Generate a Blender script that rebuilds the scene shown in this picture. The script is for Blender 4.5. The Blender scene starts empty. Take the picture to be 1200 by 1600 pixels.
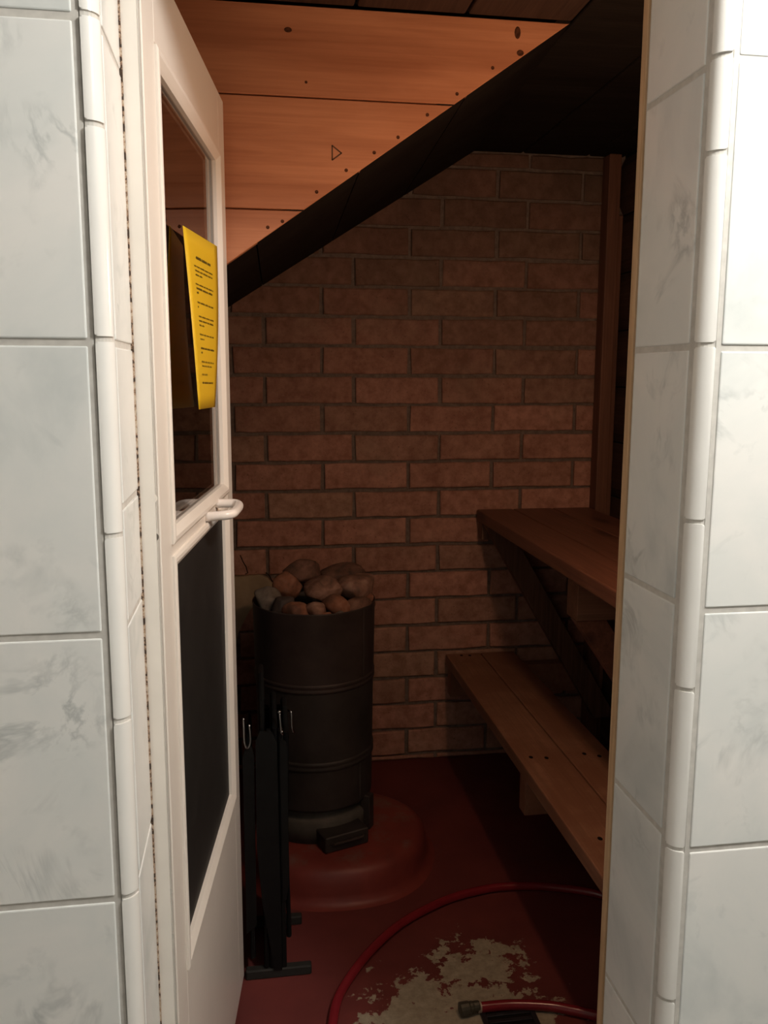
import bpy, bmesh, math, random
from mathutils import Vector, Matrix, noise

random.seed(7)
scene = bpy.context.scene
C = scene.collection

# ------------------------------------------------------------------ camera
F_PX, PITCH, YAW, ROLL, CAM_H = 1348.7, math.radians(8.967), math.radians(8.765), math.radians(0.191), 1.42
cam_data = bpy.data.cameras.new('camera')
cam = bpy.data.objects.new('camera', cam_data)
C.objects.link(cam)
cam_data.sensor_fit = 'VERTICAL'
cam_data.sensor_height = 36.0
cam_data.sensor_width = 27.0
cam_data.lens = F_PX / 1600.0 * 36.0
cam_data.clip_start = 0.02
fw = Vector((math.sin(YAW) * math.cos(PITCH), math.cos(YAW) * math.cos(PITCH), -math.sin(PITCH)))
rt0 = Vector((math.cos(YAW), -math.sin(YAW), 0))
up0 = rt0.cross(fw)
rt = rt0 * math.cos(ROLL) + up0 * math.sin(ROLL)
up = up0 * math.cos(ROLL) - rt0 * math.sin(ROLL)
cam.matrix_world = Matrix(((rt.x, up.x, -fw.x, 0), (rt.y, up.y, -fw.y, 0), (rt.z, up.z, -fw.z, CAM_H), (0, 0, 0, 1)))
scene.camera = cam

# ------------------------------------------------------------------ world, lights, exposure
world = bpy.data.worlds.new('world')
scene.world = world
world.use_nodes = True
world.node_tree.nodes['Background'].inputs[0].default_value = (0.9, 0.85, 0.8, 1)
world.node_tree.nodes['Background'].inputs[1].default_value = 0.002

def point_light(name, loc, power, color, radius):
    l = bpy.data.lights.new(name, 'POINT')
    l.energy = power
    l.color = color
    l.shadow_soft_size = radius
    o = bpy.data.objects.new(name, l)
    o.location = loc
    C.objects.link(o)
    return o

point_light('washroom_lamp_light', (0.82, 0.38, 2.25), 54.0, (1.0, 0.955, 0.885), 0.07)
point_light('sauna_lamp_light', (0.65, 1.35, 1.60), 9.6, (1.0, 0.62, 0.38), 0.03)

vs = scene.view_settings
vs.view_transform = 'Standard'
vs.look = 'None'
vs.gamma = 1.0
vs.use_curve_mapping = False
vs.exposure = 0.0

# ------------------------------------------------------------------ helpers
def new_obj(name, bm, mat, parent=None, smooth=False, recalc=True):
    if recalc:
        bmesh.ops.recalc_face_normals(bm, faces=bm.faces)
    me = bpy.data.meshes.new(name)
    bm.to_mesh(me)
    bm.free()
    if smooth:
        for p in me.polygons:
            p.use_smooth = True
    if mat:
        me.materials.append(mat)
    o = bpy.data.objects.new(name, me)
    C.objects.link(o)
    if parent:
        o.parent = parent
    return o

def inst(name, me, loc, parent=None, rot=(0, 0, 0), scale=(1, 1, 1)):
    o = bpy.data.objects.new(name, me)
    o.location = loc
    o.rotation_euler = rot
    o.scale = scale
    C.objects.link(o)
    if parent:
        o.parent = parent
    return o

def empty(name, loc=(0, 0, 0), rotz=0.0):
    o = bpy.data.objects.new(name, None)
    o.location = loc
    o.rotation_euler = (0, 0, rotz)
    o.empty_display_size = 0.05
    C.objects.link(o)
    return o

def structure(o, label=None):
    o['kind'] = 'structure'
    if label:
        o['label'] = label
    return o

def thing(o, label, cat, group=None):
    o['label'] = label
    o['category'] = cat
    if group:
        o['group'] = group
    return o

def box(bm, lo, hi, bevel=0.0, seg=1):
    r = bmesh.ops.create_cube(bm, size=1.0)
    vsn = r['verts']
    c = [(lo[i] + hi[i]) / 2 for i in range(3)]
    d = [hi[i] - lo[i] for i in range(3)]
    for v in vsn:
        v.co = Vector((c[0] + v.co.x * d[0], c[1] + v.co.y * d[1], c[2] + v.co.z * d[2]))
    if bevel > 0:
        es = list({e for v in vsn for e in v.link_edges})
        bmesh.ops.bevel(bm, geom=es, offset=bevel, segments=seg, profile=0.5, affect='EDGES')

def box_obj(name, lo, hi, mat, parent=None, bevel=0.0, seg=1):
    bm = bmesh.new()
    box(bm, lo, hi, bevel, seg)
    return new_obj(name, bm, mat, parent)

def prism(bm, pts, axis, a, b):
    """polygon pts (2D) extruded along axis from a to b. axis 'y': pts=(x,z); 'x': pts=(y,z); 'z': pts=(x,y)"""
    def mk(p, t):
        if axis == 'y':
            return (p[0], t, p[1])
        if axis == 'x':
            return (t, p[0], p[1])
        return (p[0], p[1], t)
    A = [bm.verts.new(mk(p, a)) for p in pts]
    B = [bm.verts.new(mk(p, b)) for p in pts]
    n = len(pts)
    bm.faces.new(A)
    bm.faces.new(B[::-1])
    for i in range(n):
        bm.faces.new((A[i], B[i], B[(i + 1) % n], A[(i + 1) % n]))

def tube(bm, pts, r, sides=10, cap=True, closed=False):
    pts = [Vector(p) for p in pts]
    n = len(pts)
    rings = []
    prev = None
    for i, p in enumerate(pts):
        if closed:
            t = pts[(i + 1) % n] - pts[i - 1]
        else:
            t = pts[min(i + 1, n - 1)] - pts[max(i - 1, 0)]
        t.normalize()
        if prev is None:
            ref = Vector((0, 0, 1)) if abs(t.z) < 0.9 else Vector((1, 0, 0))
            u = t.cross(ref).normalized()
        else:
            u = (prev - t * prev.dot(t)).normalized()
        prev = u
        w = t.cross(u)
        rr = r[i] if isinstance(r, (list, tuple)) else r
        rings.append([bm.verts.new(p + (u * math.cos(2 * math.pi * k / sides) + w * math.sin(2 * math.pi * k / sides)) * rr) for k in range(sides)])
    m = n if closed else n - 1
    for i in range(m):
        a, b = rings[i], rings[(i + 1) % n]
        for k in range(sides):
            bm.faces.new((a[k], a[(k + 1) % sides], b[(k + 1) % sides], b[k]))
    if cap and not closed:
        bm.faces.new(rings[0])
        bm.faces.new(rings[-1][::-1])

def lathe(bm, profile, sides=48, center=(0, 0, 0), wob=None):
    rings = []
    for r, z in profile:
        ring = []
        for k in range(sides):
            a = 2 * math.pi * k / sides
            rr = r * (wob(a, z) if wob else 1.0)
            ring.append(bm.verts.new((center[0] + rr * math.cos(a), center[1] + rr * math.sin(a), center[2] + z)))
        rings.append(ring)
    for i in range(len(rings) - 1):
        a, b = rings[i], rings[i + 1]
        for k in range(sides):
            bm.faces.new((a[k], a[(k + 1) % sides], b[(k + 1) % sides], b[k]))
    return rings

def catmull(pts, n=8):
    out = []
    P = [Vector(p) for p in pts]
    P = [P[0] * 2 - P[1]] + P + [P[-1] * 2 - P[-2]]
    for i in range(1, len(P) - 2):
        for k in range(n):
            t = k / n
            a, b, c, d = P[i - 1], P[i], P[i + 1], P[i + 2]
            out.append(0.5 * ((2 * b) + (c - a) * t + (2 * a - 5 * b + 4 * c - d) * t * t + (3 * b - a - 3 * c + d) * t ** 3))
    out.append(P[-2])
    return out

# ------------------------------------------------------------------ materials
class NT:
    def __init__(self, name):
        self.m = bpy.data.materials.new(name)
        self.m.use_nodes = True
        self.t = self.m.node_tree
        self.b = self.t.nodes['Principled BSDF']
    def n(self, typ, **kw):
        nd = self.t.nodes.new(typ)
        for k, v in kw.items():
            setattr(nd, k, v)
        return nd
    def l(self, a, b):
        self.t.links.new(a, b)
    def coord(self, kind='Object', scale=(1, 1, 1), rnd=0.0):
        tc = self.n('ShaderNodeTexCoord')
        mp = self.n('ShaderNodeMapping')
        mp.inputs['Scale'].default_value = scale
        self.l(tc.outputs[kind], mp.inputs['Vector'])
        if rnd:
            oi = self.n('ShaderNodeObjectInfo')
            mu = self.n('ShaderNodeMath', operation='MULTIPLY')
            mu.inputs[1].default_value = rnd
            self.l(oi.outputs['Random'], mu.inputs[0])
            cb = self.n('ShaderNodeCombineXYZ')
            for i in range(3):
                self.l(mu.outputs[0], cb.inputs[i])
            self.l(cb.outputs[0], mp.inputs['Location'])
        return mp.outputs[0]
    def world(self, scale=(1, 1, 1)):
        g = self.n('ShaderNodeNewGeometry')
        mp = self.n('ShaderNodeMapping')
        mp.inputs['Scale'].default_value = scale
        self.l(g.outputs['Position'], mp.inputs['Vector'])
        return mp.outputs[0]
    def noise(self, vec, scale, detail=4, rough=0.55, dist=0.0):
        nd = self.n('ShaderNodeTexNoise')
        nd.inputs['Scale'].default_value = scale
        nd.inputs['Detail'].default_value = detail
        nd.inputs['Roughness'].default_value = rough
        nd.inputs['Distortion'].default_value = dist
        if vec is not None:
            self.l(vec, nd.inputs['Vector'])
        return nd.outputs['Fac']
    def ramp(self, fac, stops, interp='LINEAR'):
        nd = self.n('ShaderNodeValToRGB')
        cr = nd.color_ramp
        cr.interpolation = interp
        while len(cr.elements) > 1:
            cr.elements.remove(cr.elements[-1])
        for i, (p, c) in enumerate(stops):
            e = cr.elements[0] if i == 0 else cr.elements.new(p)
            e.position = p
            e.color = (*c, 1) if len(c) == 3 else c
        self.l(fac, nd.inputs[0])
        return nd.outputs['Color']
    def mix(self, fac, a, b, blend='MIX'):
        nd = self.n('ShaderNodeMix', data_type='RGBA', blend_type=blend)
        for sock, v in ((nd.inputs[0], fac), (nd.inputs[6], a), (nd.inputs[7], b)):
            if hasattr(v, 'links'):
                self.l(v, sock)
            elif isinstance(v, (int, float)):
                sock.default_value = v
            else:
                sock.default_value = (*v, 1)
        return nd.outputs[2]
    def math(self, op, a, b=0.0, clamp=False):
        nd = self.n('ShaderNodeMath', operation=op)
        nd.use_clamp = clamp
        for sock, v in ((nd.inputs[0], a), (nd.inputs[1], b)):
            if hasattr(v, 'links'):
                self.l(v, sock)
            else:
                sock.default_value = v
        return nd.outputs[0]
    def rand(self):
        return self.n('ShaderNodeObjectInfo').outputs['Random']
    def bump(self, h, strength=0.3, dist=0.002):
        nd = self.n('ShaderNodeBump')
        nd.inputs['Strength'].default_value = strength
        nd.inputs['Distance'].default_value = dist
        self.l(h, nd.inputs['Height'])
        self.l(nd.outputs[0], self.b.inputs['Normal'])
    def col(self, c):
        if hasattr(c, 'links'):
            self.l(c, self.b.inputs['Base Color'])
        else:
            self.b.inputs['Base Color'].default_value = (*c, 1)
    def set(self, rough=None, metal=None, spec=None, coat=None):
        if rough is not None:
            if hasattr(rough, 'links'):
                self.l(rough, self.b.inputs['Roughness'])
            else:
                self.b.inputs['Roughness'].default_value = rough
        if metal is not None:
            self.b.inputs['Metallic'].default_value = metal
        if spec is not None:
            self.b.inputs['Specular IOR Level'].default_value = spec
        if coat is not None:
            self.b.inputs['Coat Weight'].default_value = coat

def plain(name, c, rough=0.5, metal=0.0, spec=0.5, var=0.06, scale=30.0):
    t = NT(name)
    v = t.coord('Object')
    f = t.noise(v, scale, 3)
    lo = tuple(max(0, x * (1 - var)) for x in c)
    hi = tuple(min(1, x * (1 + var)) for x in c)
    t.col(t.ramp(f, [(0.3, lo), (0.7, hi)]))
    t.set(rough, metal, spec)
    return t.m

def marble_mat():
    t = NT('marbled_glazed_tile')
    v = t.coord('Object', (1, 1, 1), 23.0)
    cloud = t.noise(v, 5.0, 5, 0.55, 0.6)
    base = t.ramp(cloud, [(0.28, (0.66, 0.705, 0.71)), (0.46, (0.80, 0.83, 0.825)), (0.68, (0.88, 0.885, 0.87))])
    v2 = t.noise(v, 6.0, 5, 0.6, 1.1)
    band = t.math('ABSOLUTE', t.math('SUBTRACT', v2, 0.5))
    vein = t.ramp(band, [(0.0, (1, 1, 1)), (0.05, (0, 0, 0))])
    gate = t.ramp(t.noise(v, 8.0, 3), [(0.54, (0, 0, 0)), (0.70, (1, 1, 1))])
    vm = t.mix(1.0, vein, gate, 'MULTIPLY')
    c = t.mix(t.math('MULTIPLY', vm, 0.6), base, (0.40, 0.44, 0.445))
    blot = t.ramp(t.noise(v, 12.0, 4, 0.6, 0.8), [(0.60, (0, 0, 0)), (0.80, (1, 1, 1))])
    c = t.mix(t.math('MULTIPLY', blot, 0.45), c, (0.47, 0.52, 0.53))
    t.col(c)
    t.set(0.22, 0, 0.45)
    t.bump(t.noise(v, 9.0, 2), 0.12, 0.002)
    return t.m

def wood_mat(name, dark, mid, light, axis='x', rough=0.5, spec=0.4, knots=True, wear=None):
    t = NT(name)
    sc = {'x': (1.2, 14, 14), 'y': (14, 1.2, 14), 'z': (14, 14, 1.2)}[axis]
    v = t.coord('Object', sc, 9.0)
    g = t.noise(v, 3.0, 6, 0.6, 0.9)
    sc2 = {'x': (1.0, 90, 90), 'y': (90, 1.0, 90), 'z': (90, 90, 1.0)}[axis]
    v2 = t.coord('Object', sc2, 5.0)
    fine = t.noise(v2, 2.0, 3, 0.5)
    c = t.ramp(g, [(0.30, dark), (0.5, mid), (0.70, light)])
    c = t.mix(0.35, c, t.ramp(fine, [(0.35, dark), (0.65, light)]), 'MIX')
    if axis == 'x':
        broad = t.ramp(t.noise(t.coord('Object', (0.7, 5, 5), 4.0), 2.2, 3, 0.5), [(0.38, (0.62, 0.52, 0.48)), (0.60, (1, 1, 1))])
        c = t.mix(0.6, c, broad, 'MULTIPLY')
    if knots:
        sck = {'x': (2.4, 8, 8), 'y': (8, 2.4, 8), 'z': (8, 8, 2.4)}[axis]
        vk = t.coord('Object', sck, 13.0)
        vo = t.n('ShaderNodeTexVoronoi')
        vo.inputs['Scale'].default_value = 1.0
        t.l(vk, vo.inputs['Vector'])
        k = t.ramp(vo.outputs['Distance'], [(0.07, (1, 1, 1)), (0.22, (0, 0, 0))])
        c = t.mix(t.math('MULTIPLY', k, 0.75), c, tuple(x * 0.35 for x in dark))
    if wear:
        w = t.ramp(t.noise(t.world(), 6.0, 5, 0.65), [(0.44, (0, 0, 0)), (0.58, (1, 1, 1))])
        c = t.mix(t.math('MULTIPLY', w, 0.7), c, wear)
    t.col(c)
    t.set(rough, 0, spec)
    t.bump(fine, 0.18, 0.001)
    return t.m

def brick_mat():
    t = NT('fired_red_brick')
    v = t.coord('Object', (1, 1, 1), 31.0)
    r = t.rand()
    tone = t.ramp(r, [(0.0, (0.40, 0.235, 0.175)), (0.35, (0.48, 0.25, 0.185)), (0.7, (0.55, 0.285, 0.215)), (1.0, (0.45, 0.275, 0.20))])
    n1 = t.noise(v, 26.0, 6, 0.65)
    c = t.mix(t.ramp(n1, [(0.35, (0, 0, 0)), (0.65, (1, 1, 1))]), tone, t.mix(1.0, tone, (0.60, 0.54, 0.51), 'MULTIPLY'))
    sp = t.ramp(t.noise(v, 120.0, 2), [(0.66, (0, 0, 0)), (0.74, (1, 1, 1))])
    c = t.mix(t.math('MULTIPLY', sp, 0.65), c, (0.13, 0.06, 0.045))
    lime = t.ramp(t.noise(t.world(), 4.0, 5, 0.6), [(0.52, (0, 0, 0)), (0.72, (1, 1, 1))])
    c = t.mix(t.math('MULTIPLY', lime, 0.28), c, (0.42, 0.32, 0.23))
    # bricks blend to dark brown with height, the transition broken up by noise
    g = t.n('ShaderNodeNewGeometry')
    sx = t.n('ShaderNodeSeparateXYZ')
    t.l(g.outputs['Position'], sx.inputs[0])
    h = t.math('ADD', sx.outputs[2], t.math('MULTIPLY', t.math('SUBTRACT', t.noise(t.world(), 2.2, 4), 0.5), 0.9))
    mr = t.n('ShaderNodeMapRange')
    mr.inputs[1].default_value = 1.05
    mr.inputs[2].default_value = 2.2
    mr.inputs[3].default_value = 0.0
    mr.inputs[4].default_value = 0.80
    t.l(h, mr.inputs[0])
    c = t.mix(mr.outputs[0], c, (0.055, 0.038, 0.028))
    t.col(c)
    t.set(0.88, 0, 0.2)
    t.bump(n1, 0.45, 0.004)
    return t.m

def mortar_mat():
    t = NT('old_grey_mortar')
    v = t.world()
    n1 = t.noise(v, 60.0, 5, 0.7)
    t.col(t.ramp(n1, [(0.3, (0.13, 0.098, 0.082)), (0.7, (0.24, 0.185, 0.155))]))
    t.set(0.95, 0, 0.1)
    t.bump(n1, 0.6, 0.004)
    return t.m

def floor_mat():
    t = NT('worn_red_floor_paint')
    v = t.world()
    g = t.n('ShaderNodeNewGeometry')
    n1 = t.noise(v, 13.0, 10, 0.70, 0.2)
    # worn zone near the drain where feet and water lift the paint
    def zone(cx, cy, rx, ry):
        d = t.n('ShaderNodeVectorMath', operation='SUBTRACT')
        t.l(g.outputs['Position'], d.inputs[0])
        d.inputs[1].default_value = (cx, cy, 0)
        s = t.n('ShaderNodeVectorMath', operation='DIVIDE')
        t.l(d.outputs[0], s.inputs[0])
        s.inputs[1].default_value = (rx, ry, 1)
        ln = t.n('ShaderNodeVectorMath', operation='LENGTH')
        t.l(s.outputs[0], ln.inputs[0])
        return ln.outputs['Value']
    z1 = zone(0.43, 1.66, 0.19, 0.17)
    z2 = zone(0.52, 1.86, 0.11, 0.08)
    z = t.math('MINIMUM', z1, z2)
    m = t.math('SUBTRACT', t.math('MULTIPLY', n1, 1.55), t.math('MULTIPLY', z, 0.30))
    peel = t.ramp(m, [(0.465, (0, 0, 0)), (0.480, (1, 1, 1))])
    fl = t.ramp(t.noise(v, 30.0, 5, 0.6), [(0.70, (0, 0, 0)), (0.72, (1, 1, 1))])
    flg = t.ramp(z, [(0.9, (1, 1, 1)), (2.2, (0, 0, 0))])
    fleck = t.mix(1.0, fl, flg, 'MULTIPLY')
    peel = t.math('MAXIMUM', peel, fleck)
    red = t.ramp(t.noise(v, 5.0, 5, 0.6), [(0.3, (0.110, 0.025, 0.023)), (0.7, (0.165, 0.037, 0.032))])
    conc = t.ramp(t.noise(v, 45.0, 5, 0.7), [(0.3, (0.23, 0.19, 0.135)), (0.7, (0.38, 0.32, 0.235))])
    t.col(t.mix(peel, red, conc))
    t.set(t.ramp(peel, [(0, (0.52, 0.52, 0.52)), (1, (0.9, 0.9, 0.9))]), 0, 0.35)
    hb = t.math('SUBTRACT', t.math('MULTIPLY', t.noise(v, 14.0, 4), 0.5), t.math('MULTIPLY', peel, 0.35))
    t.bump(hb, 0.35, 0.003)
    return t.m

def plinth_mat():
    t = NT('red_painted_concrete')
    v = t.world()
    n1 = t.noise(v, 8.0, 5, 0.6)
    red = t.ramp(n1, [(0.3, (0.155, 0.030, 0.024)), (0.7, (0.235, 0.045, 0.034))])
    ash = t.ramp(t.noise(v, 13.0, 5, 0.65), [(0.52, (0, 0, 0)), (0.68, (1, 1, 1))])
    g = t.n('ShaderNodeNewGeometry')
    sx = t.n('ShaderNodeSeparateXYZ')
    t.l(g.outputs['Position'], sx.inputs[0])
    topm = t.ramp(sx.outputs[2], [(0.088, (0, 0, 0)), (0.10, (1, 1, 1))])
    c = t.mix(t.math('MULTIPLY', t.mix(1.0, ash, topm, 'MULTIPLY'), 0.6), red, (0.17, 0.12, 0.095))
    t.col(c)
    t.set(0.45, 0, 0.3)
    t.bump(n1, 0.3, 0.004)
    return t.m

def stove_mat(name, a, b, rough=0.55):
    t = NT(name)
    v = t.world()
    n1 = t.noise(v, 7.0, 6, 0.65)
    n2 = t.noise(v, 60.0, 4)
    c = t.ramp(n1, [(0.3, a), (0.7, b)])
    sp = t.ramp(n2, [(0.66, (0, 0, 0)), (0.76, (1, 1, 1))])
    c = t.mix(t.math('MULTIPLY', sp, 0.3), c, (0.10, 0.075, 0.06))
    t.col(c)
    t.set(rough, 0.25, 0.35)
    t.bump(n2, 0.2, 0.001)
    return t.m

def stone_mat(name, c1, c2, c3):
    t = NT(name)
    v = t.coord('Object', (1, 1, 1), 17.0)
    n1 = t.noise(v, 14.0, 6, 0.65, 0.5)
    c = t.ramp(n1, [(0.38, c1), (0.5, c2), (0.62, c3)])
    t.col(c)
    t.set(0.75, 0, 0.3)
    t.bump(t.noise(v, 60.0, 5), 0.4, 0.003)
    return t.m

def glass_mat(name, tint, rough=0.02):
    t = NT(name)
    t.t.nodes.remove(t.b)
    out = [n for n in t.t.nodes if n.type == 'OUTPUT_MATERIAL'][0]
    tr = t.n('ShaderNodeBsdfTransparent')
    tr.inputs[0].default_value = (*tint, 1)
    gl = t.n('ShaderNodeBsdfGlossy')
    gl.inputs['Roughness'].default_value = rough
    gl.inputs['Color'].default_value = (0.85, 0.85, 0.85, 1)
    fr = t.n('ShaderNodeFresnel')
    fr.inputs[0].default_value = 1.45
    mx = t.n('ShaderNodeMixShader')
    t.l(fr.outputs[0], mx.inputs[0])
    t.l(tr.outputs[0], mx.inputs[1])
    t.l(gl.outputs[0], mx.inputs[2])
    t.l(mx.outputs[0], out.inputs[0])
    return t.m

def caulk_mat():
    t = NT('cracked_sealant')
    v = t.coord('Object', (1, 1, 1))
    n1 = t.noise(v, 110.0, 3, 0.7)
    t.col(t.ramp(n1, [(0.44, (0.05, 0.03, 0.02)), (0.52, (0.42, 0.28, 0.19)), (0.62, (0.62, 0.52, 0.42))]))
    t.set(0.9)
    return t.m

M_TILE = marble_mat()
M_TRIM = plain('white_glazed_trim_tile', (0.82, 0.82, 0.80), 0.18, 0, 0.5, 0.03, 8)
M_GROUT = plain('grey_tile_grout', (0.58, 0.57, 0.54), 0.9, 0, 0.2, 0.10, 60)
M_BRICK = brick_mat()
M_MORTAR = mortar_mat()
M_FLOOR = floor_mat()
M_PLINTH = plinth_mat()
M_PINE = wood_mat('varnished_orange_pine', (0.47, 0.185, 0.090), (0.56, 0.235, 0.118), (0.62, 0.27, 0.142), 'x', 0.42, 0.4, knots=False)
M_KNOT = plain('dark_pine_knot', (0.075, 0.028, 0.014), 0.8, 0, 0.1, 0.6, 90)
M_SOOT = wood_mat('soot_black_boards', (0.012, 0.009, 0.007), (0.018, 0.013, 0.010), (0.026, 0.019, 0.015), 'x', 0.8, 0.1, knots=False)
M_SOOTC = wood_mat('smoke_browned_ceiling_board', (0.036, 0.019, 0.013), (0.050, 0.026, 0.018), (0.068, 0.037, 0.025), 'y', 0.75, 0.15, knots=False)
M_BENCHU = wood_mat('red_brown_bench_wood', (0.12, 0.048, 0.030), (0.185, 0.074, 0.046), (0.25, 0.102, 0.064), 'y', 0.45, 0.4)
M_BENCHL = wood_mat('worn_brown_bench_wood', (0.19, 0.092, 0.056), (0.27, 0.132, 0.080), (0.35, 0.175, 0.108), 'y', 0.48, 0.4, wear=(0.20, 0.085, 0.048))
M_BRACE = wood_mat('dark_brown_brace_wood', (0.09, 0.046, 0.03), (0.15, 0.076, 0.048), (0.21, 0.108, 0.068), 'z', 0.6, 0.3, knots=False)
M_ARM = wood_mat('bare_pine_offcut', (0.17, 0.085, 0.052), (0.24, 0.118, 0.072), (0.31, 0.155, 0.096), 'x', 0.6, 0.3, knots=False)
M_POST = wood_mat('reddish_corner_post', (0.10, 0.046, 0.030), (0.15, 0.066, 0.042), (0.20, 0.09, 0.056), 'z', 0.6, 0.3, knots=False)
M_RIGHTW = wood_mat('dark_wall_boards', (0.035, 0.018, 0.013), (0.055, 0.028, 0.02), (0.075, 0.04, 0.028), 'y', 0.7, 0.2, knots=False)
M_STRIP = wood_mat('raw_pine_edge_strip', (0.42, 0.27, 0.15), (0.55, 0.36, 0.21), (0.66, 0.46, 0.29), 'z', 0.7, 0.2, knots=False)
M_WHITE = plain('white_painted_door', (0.82, 0.77, 0.71), 0.35, 0, 0.45, 0.03, 6)
M_FRAMEW = plain('white_painted_frame', (0.84, 0.80, 0.74), 0.4, 0, 0.4, 0.04, 12)
M_SEAL = plain('grey_rebate_seal', (0.50, 0.49, 0.46), 0.6, 0, 0.3, 0.1, 20)
M_SCREW = plain('bright_steel_screw', (0.30, 0.28, 0.26), 0.3, 1.0, 0.5, 0.1, 40)
M_HANDLE = plain('white_plastic_handle', (0.85, 0.79, 0.75), 0.2, 0, 0.5, 0.02, 10)
M_GLASS = glass_mat('tinted_door_glass', (0.62, 0.57, 0.54), 0.015)
M_PANEL = plain('black_lower_panel', (0.020, 0.018, 0.0165), 0.55, 0, 0.2, 0.2, 20)
M_PAPER = plain('yellow_paper', (0.86, 0.58, 0.03), 0.4, 0, 0.4, 0.04, 5)
_n = M_PAPER.node_tree
_b = _n.nodes['Principled BSDF']
_tl = _n.nodes.new('ShaderNodeBsdfTranslucent')
_tl.inputs[0].default_value = (0.86, 0.50, 0.02, 1)
_mx = _n.nodes.new('ShaderNodeMixShader')
_mx.inputs[0].default_value = 0.25
_n.links.new(_b.outputs[0], _mx.inputs[1])
_n.links.new(_tl.outputs[0], _mx.inputs[2])
_n.links.new(_mx.outputs[0], [n for n in _n.nodes if n.type == 'OUTPUT_MATERIAL'][0].inputs[0])
M_INK = plain('black_printed_ink', (0.10, 0.065, 0.01), 0.7, 0, 0.2, 0.1, 30)
M_STOVE = stove_mat('smoke_blackened_steel', (0.026, 0.021, 0.019), (0.056, 0.046, 0.042))
M_STOVE2 = stove_mat('dark_brown_stove_steel', (0.030, 0.021, 0.019), (0.065, 0.046, 0.041))
M_ASH = stove_mat('ash_grey_cast_base', (0.05, 0.045, 0.038), (0.13, 0.115, 0.098), 0.9)
M_BLACK = plain('black_lacquered_iron', (0.005, 0.005, 0.005), 0.5, 0.0, 0.15, 0.2, 30)
M_BAR = plain('grey_black_iron_foot', (0.022, 0.021, 0.019), 0.7, 0.0, 0.2, 0.2, 30)
M_CHROME = plain('polished_steel_wire', (0.28, 0.28, 0.28), 0.15, 1.0, 0.5, 0.05, 30)
M_HOSE = plain('red_rubber_hose', (0.19, 0.014, 0.020), 0.22, 0, 0.5, 0.12, 20)
M_COUP = plain('grimy_brass_coupling', (0.075, 0.068, 0.05), 0.5, 0.4, 0.4, 0.3, 60)
M_DRAIN = plain('dark_iron_drain', (0.03, 0.027, 0.032), 0.4, 0.5, 0.5, 0.2, 60)
M_PLASTER = plain('buff_plaster_patch', (0.38, 0.30, 0.20), 0.95, 0, 0.1, 0.14, 18)
M_GAP = plain('dark_gap', (0.01, 0.008, 0.007), 0.9, 0, 0.1, 0.1, 20)
M_CAULK = caulk_mat()
M_ROOMW = plain('pale_washroom_wall', (0.54, 0.52, 0.49), 0.7, 0, 0.3, 0.03, 4)
M_ROOMF = plain('grey_washroom_floor_tile', (0.20, 0.19, 0.17), 0.5, 0, 0.4, 0.1, 4)
M_PENCIL = plain('pencil_line', (0.11, 0.055, 0.03), 0.6, 0, 0.2, 0.1, 30)

# ------------------------------------------------------------------ dimensions
FRONT_Y, PIER_BACK, BACK_Y, CEIL_Z, BULK_Y = 1.0, 1.19, 3.0, 2.17, 1.91
LX, RX = -0.148, 0.545             # left / right reveal faces
LEFT_WALL, RIGHT_WALL = -0.45, 1.29
ROOM_L, ROOM_R, ROOM_B, ROOM_H = -1.25, 1.75, -1.5, 2.42

# ------------------------------------------------------------------ floors
structure(box_obj('floor', (LEFT_WALL - 0.05, 1.10, -0.12), (RIGHT_WALL + 0.05, 3.05, 0.0), M_FLOOR))
structure(box_obj('floor_washroom', (ROOM_L - 0.05, ROOM_B - 0.05, -0.12), (ROOM_R + 0.05, 1.10, 0.0), M_ROOMF))

# ------------------------------------------------------------------ washroom shell behind the camera
structure(box_obj('wall_washroom_left', (ROOM_L - 0.08, ROOM_B, 0), (ROOM_L, FRONT_Y + 0.05, ROOM_H), M_ROOMW))
structure(box_obj('wall_washroom_right', (ROOM_R, ROOM_B, 0), (ROOM_R + 0.08, FRONT_Y + 0.05, ROOM_H), M_ROOMW))
structure(box_obj('wall_washroom_back', (ROOM_L - 0.08, ROOM_B - 0.08, 0), (ROOM_R + 0.08, ROOM_B, ROOM_H), M_ROOMW))
structure(box_obj('ceiling_washroom', (ROOM_L - 0.08, ROOM_B - 0.08, ROOM_H), (ROOM_R + 0.08, FRONT_Y + 0.05, ROOM_H + 0.08), M_ROOMW))

# ------------------------------------------------------------------ front wall: piers, head and tiles
TF = FRONT_Y + 0.0018               # grout face; tile faces stand at FRONT_Y
bm = bmesh.new()
prism(bm, [(ROOM_L - 0.08, TF), (-0.1685, TF), (-0.1560, 1.0165), (LX - 0.0018, 1.0260), (LX - 0.0018, PIER_BACK), (ROOM_L - 0.08, PIER_BACK)], 'z', 0, ROOM_H)
prism(bm, [(ROOM_R + 0.08, TF), (0.5655, TF), (0.5530, 1.0165), (RX + 0.0018, 1.0260), (RX + 0.0018, PIER_BACK), (ROOM_R + 0.08, PIER_BACK)], 'z', 0, ROOM_H)
box(bm, (LX - 0.006, TF, 2.03), (RX + 0.006, PIER_BACK, ROOM_H))
for side, cx in ((1, -0.1665), (-1, 0.5635)):
    core = [(cx, TF - 0.0025 + 0.0005)]
    for k in range(7):
        a = math.pi / 2 * k / 6
        core.append((cx + side * 0.0165 * math.sin(a), FRONT_Y + 0.0175 - 0.0165 * math.cos(a)))
    core += [(cx + side * 0.0165, 1.03), (cx, 1.03)]
    prism(bm, core[1:], 'z', 0, 2.03)
wall_front = structure(new_obj('wall_front', bm, M_GROUT), 'pale marbled tile wall around the sauna doorway')

ROWS = [0.126, 0.458, 0.791, 1.123, 1.455, 1.787, 2.120, 2.42]   # grout heights
GR = 0.004

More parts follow.
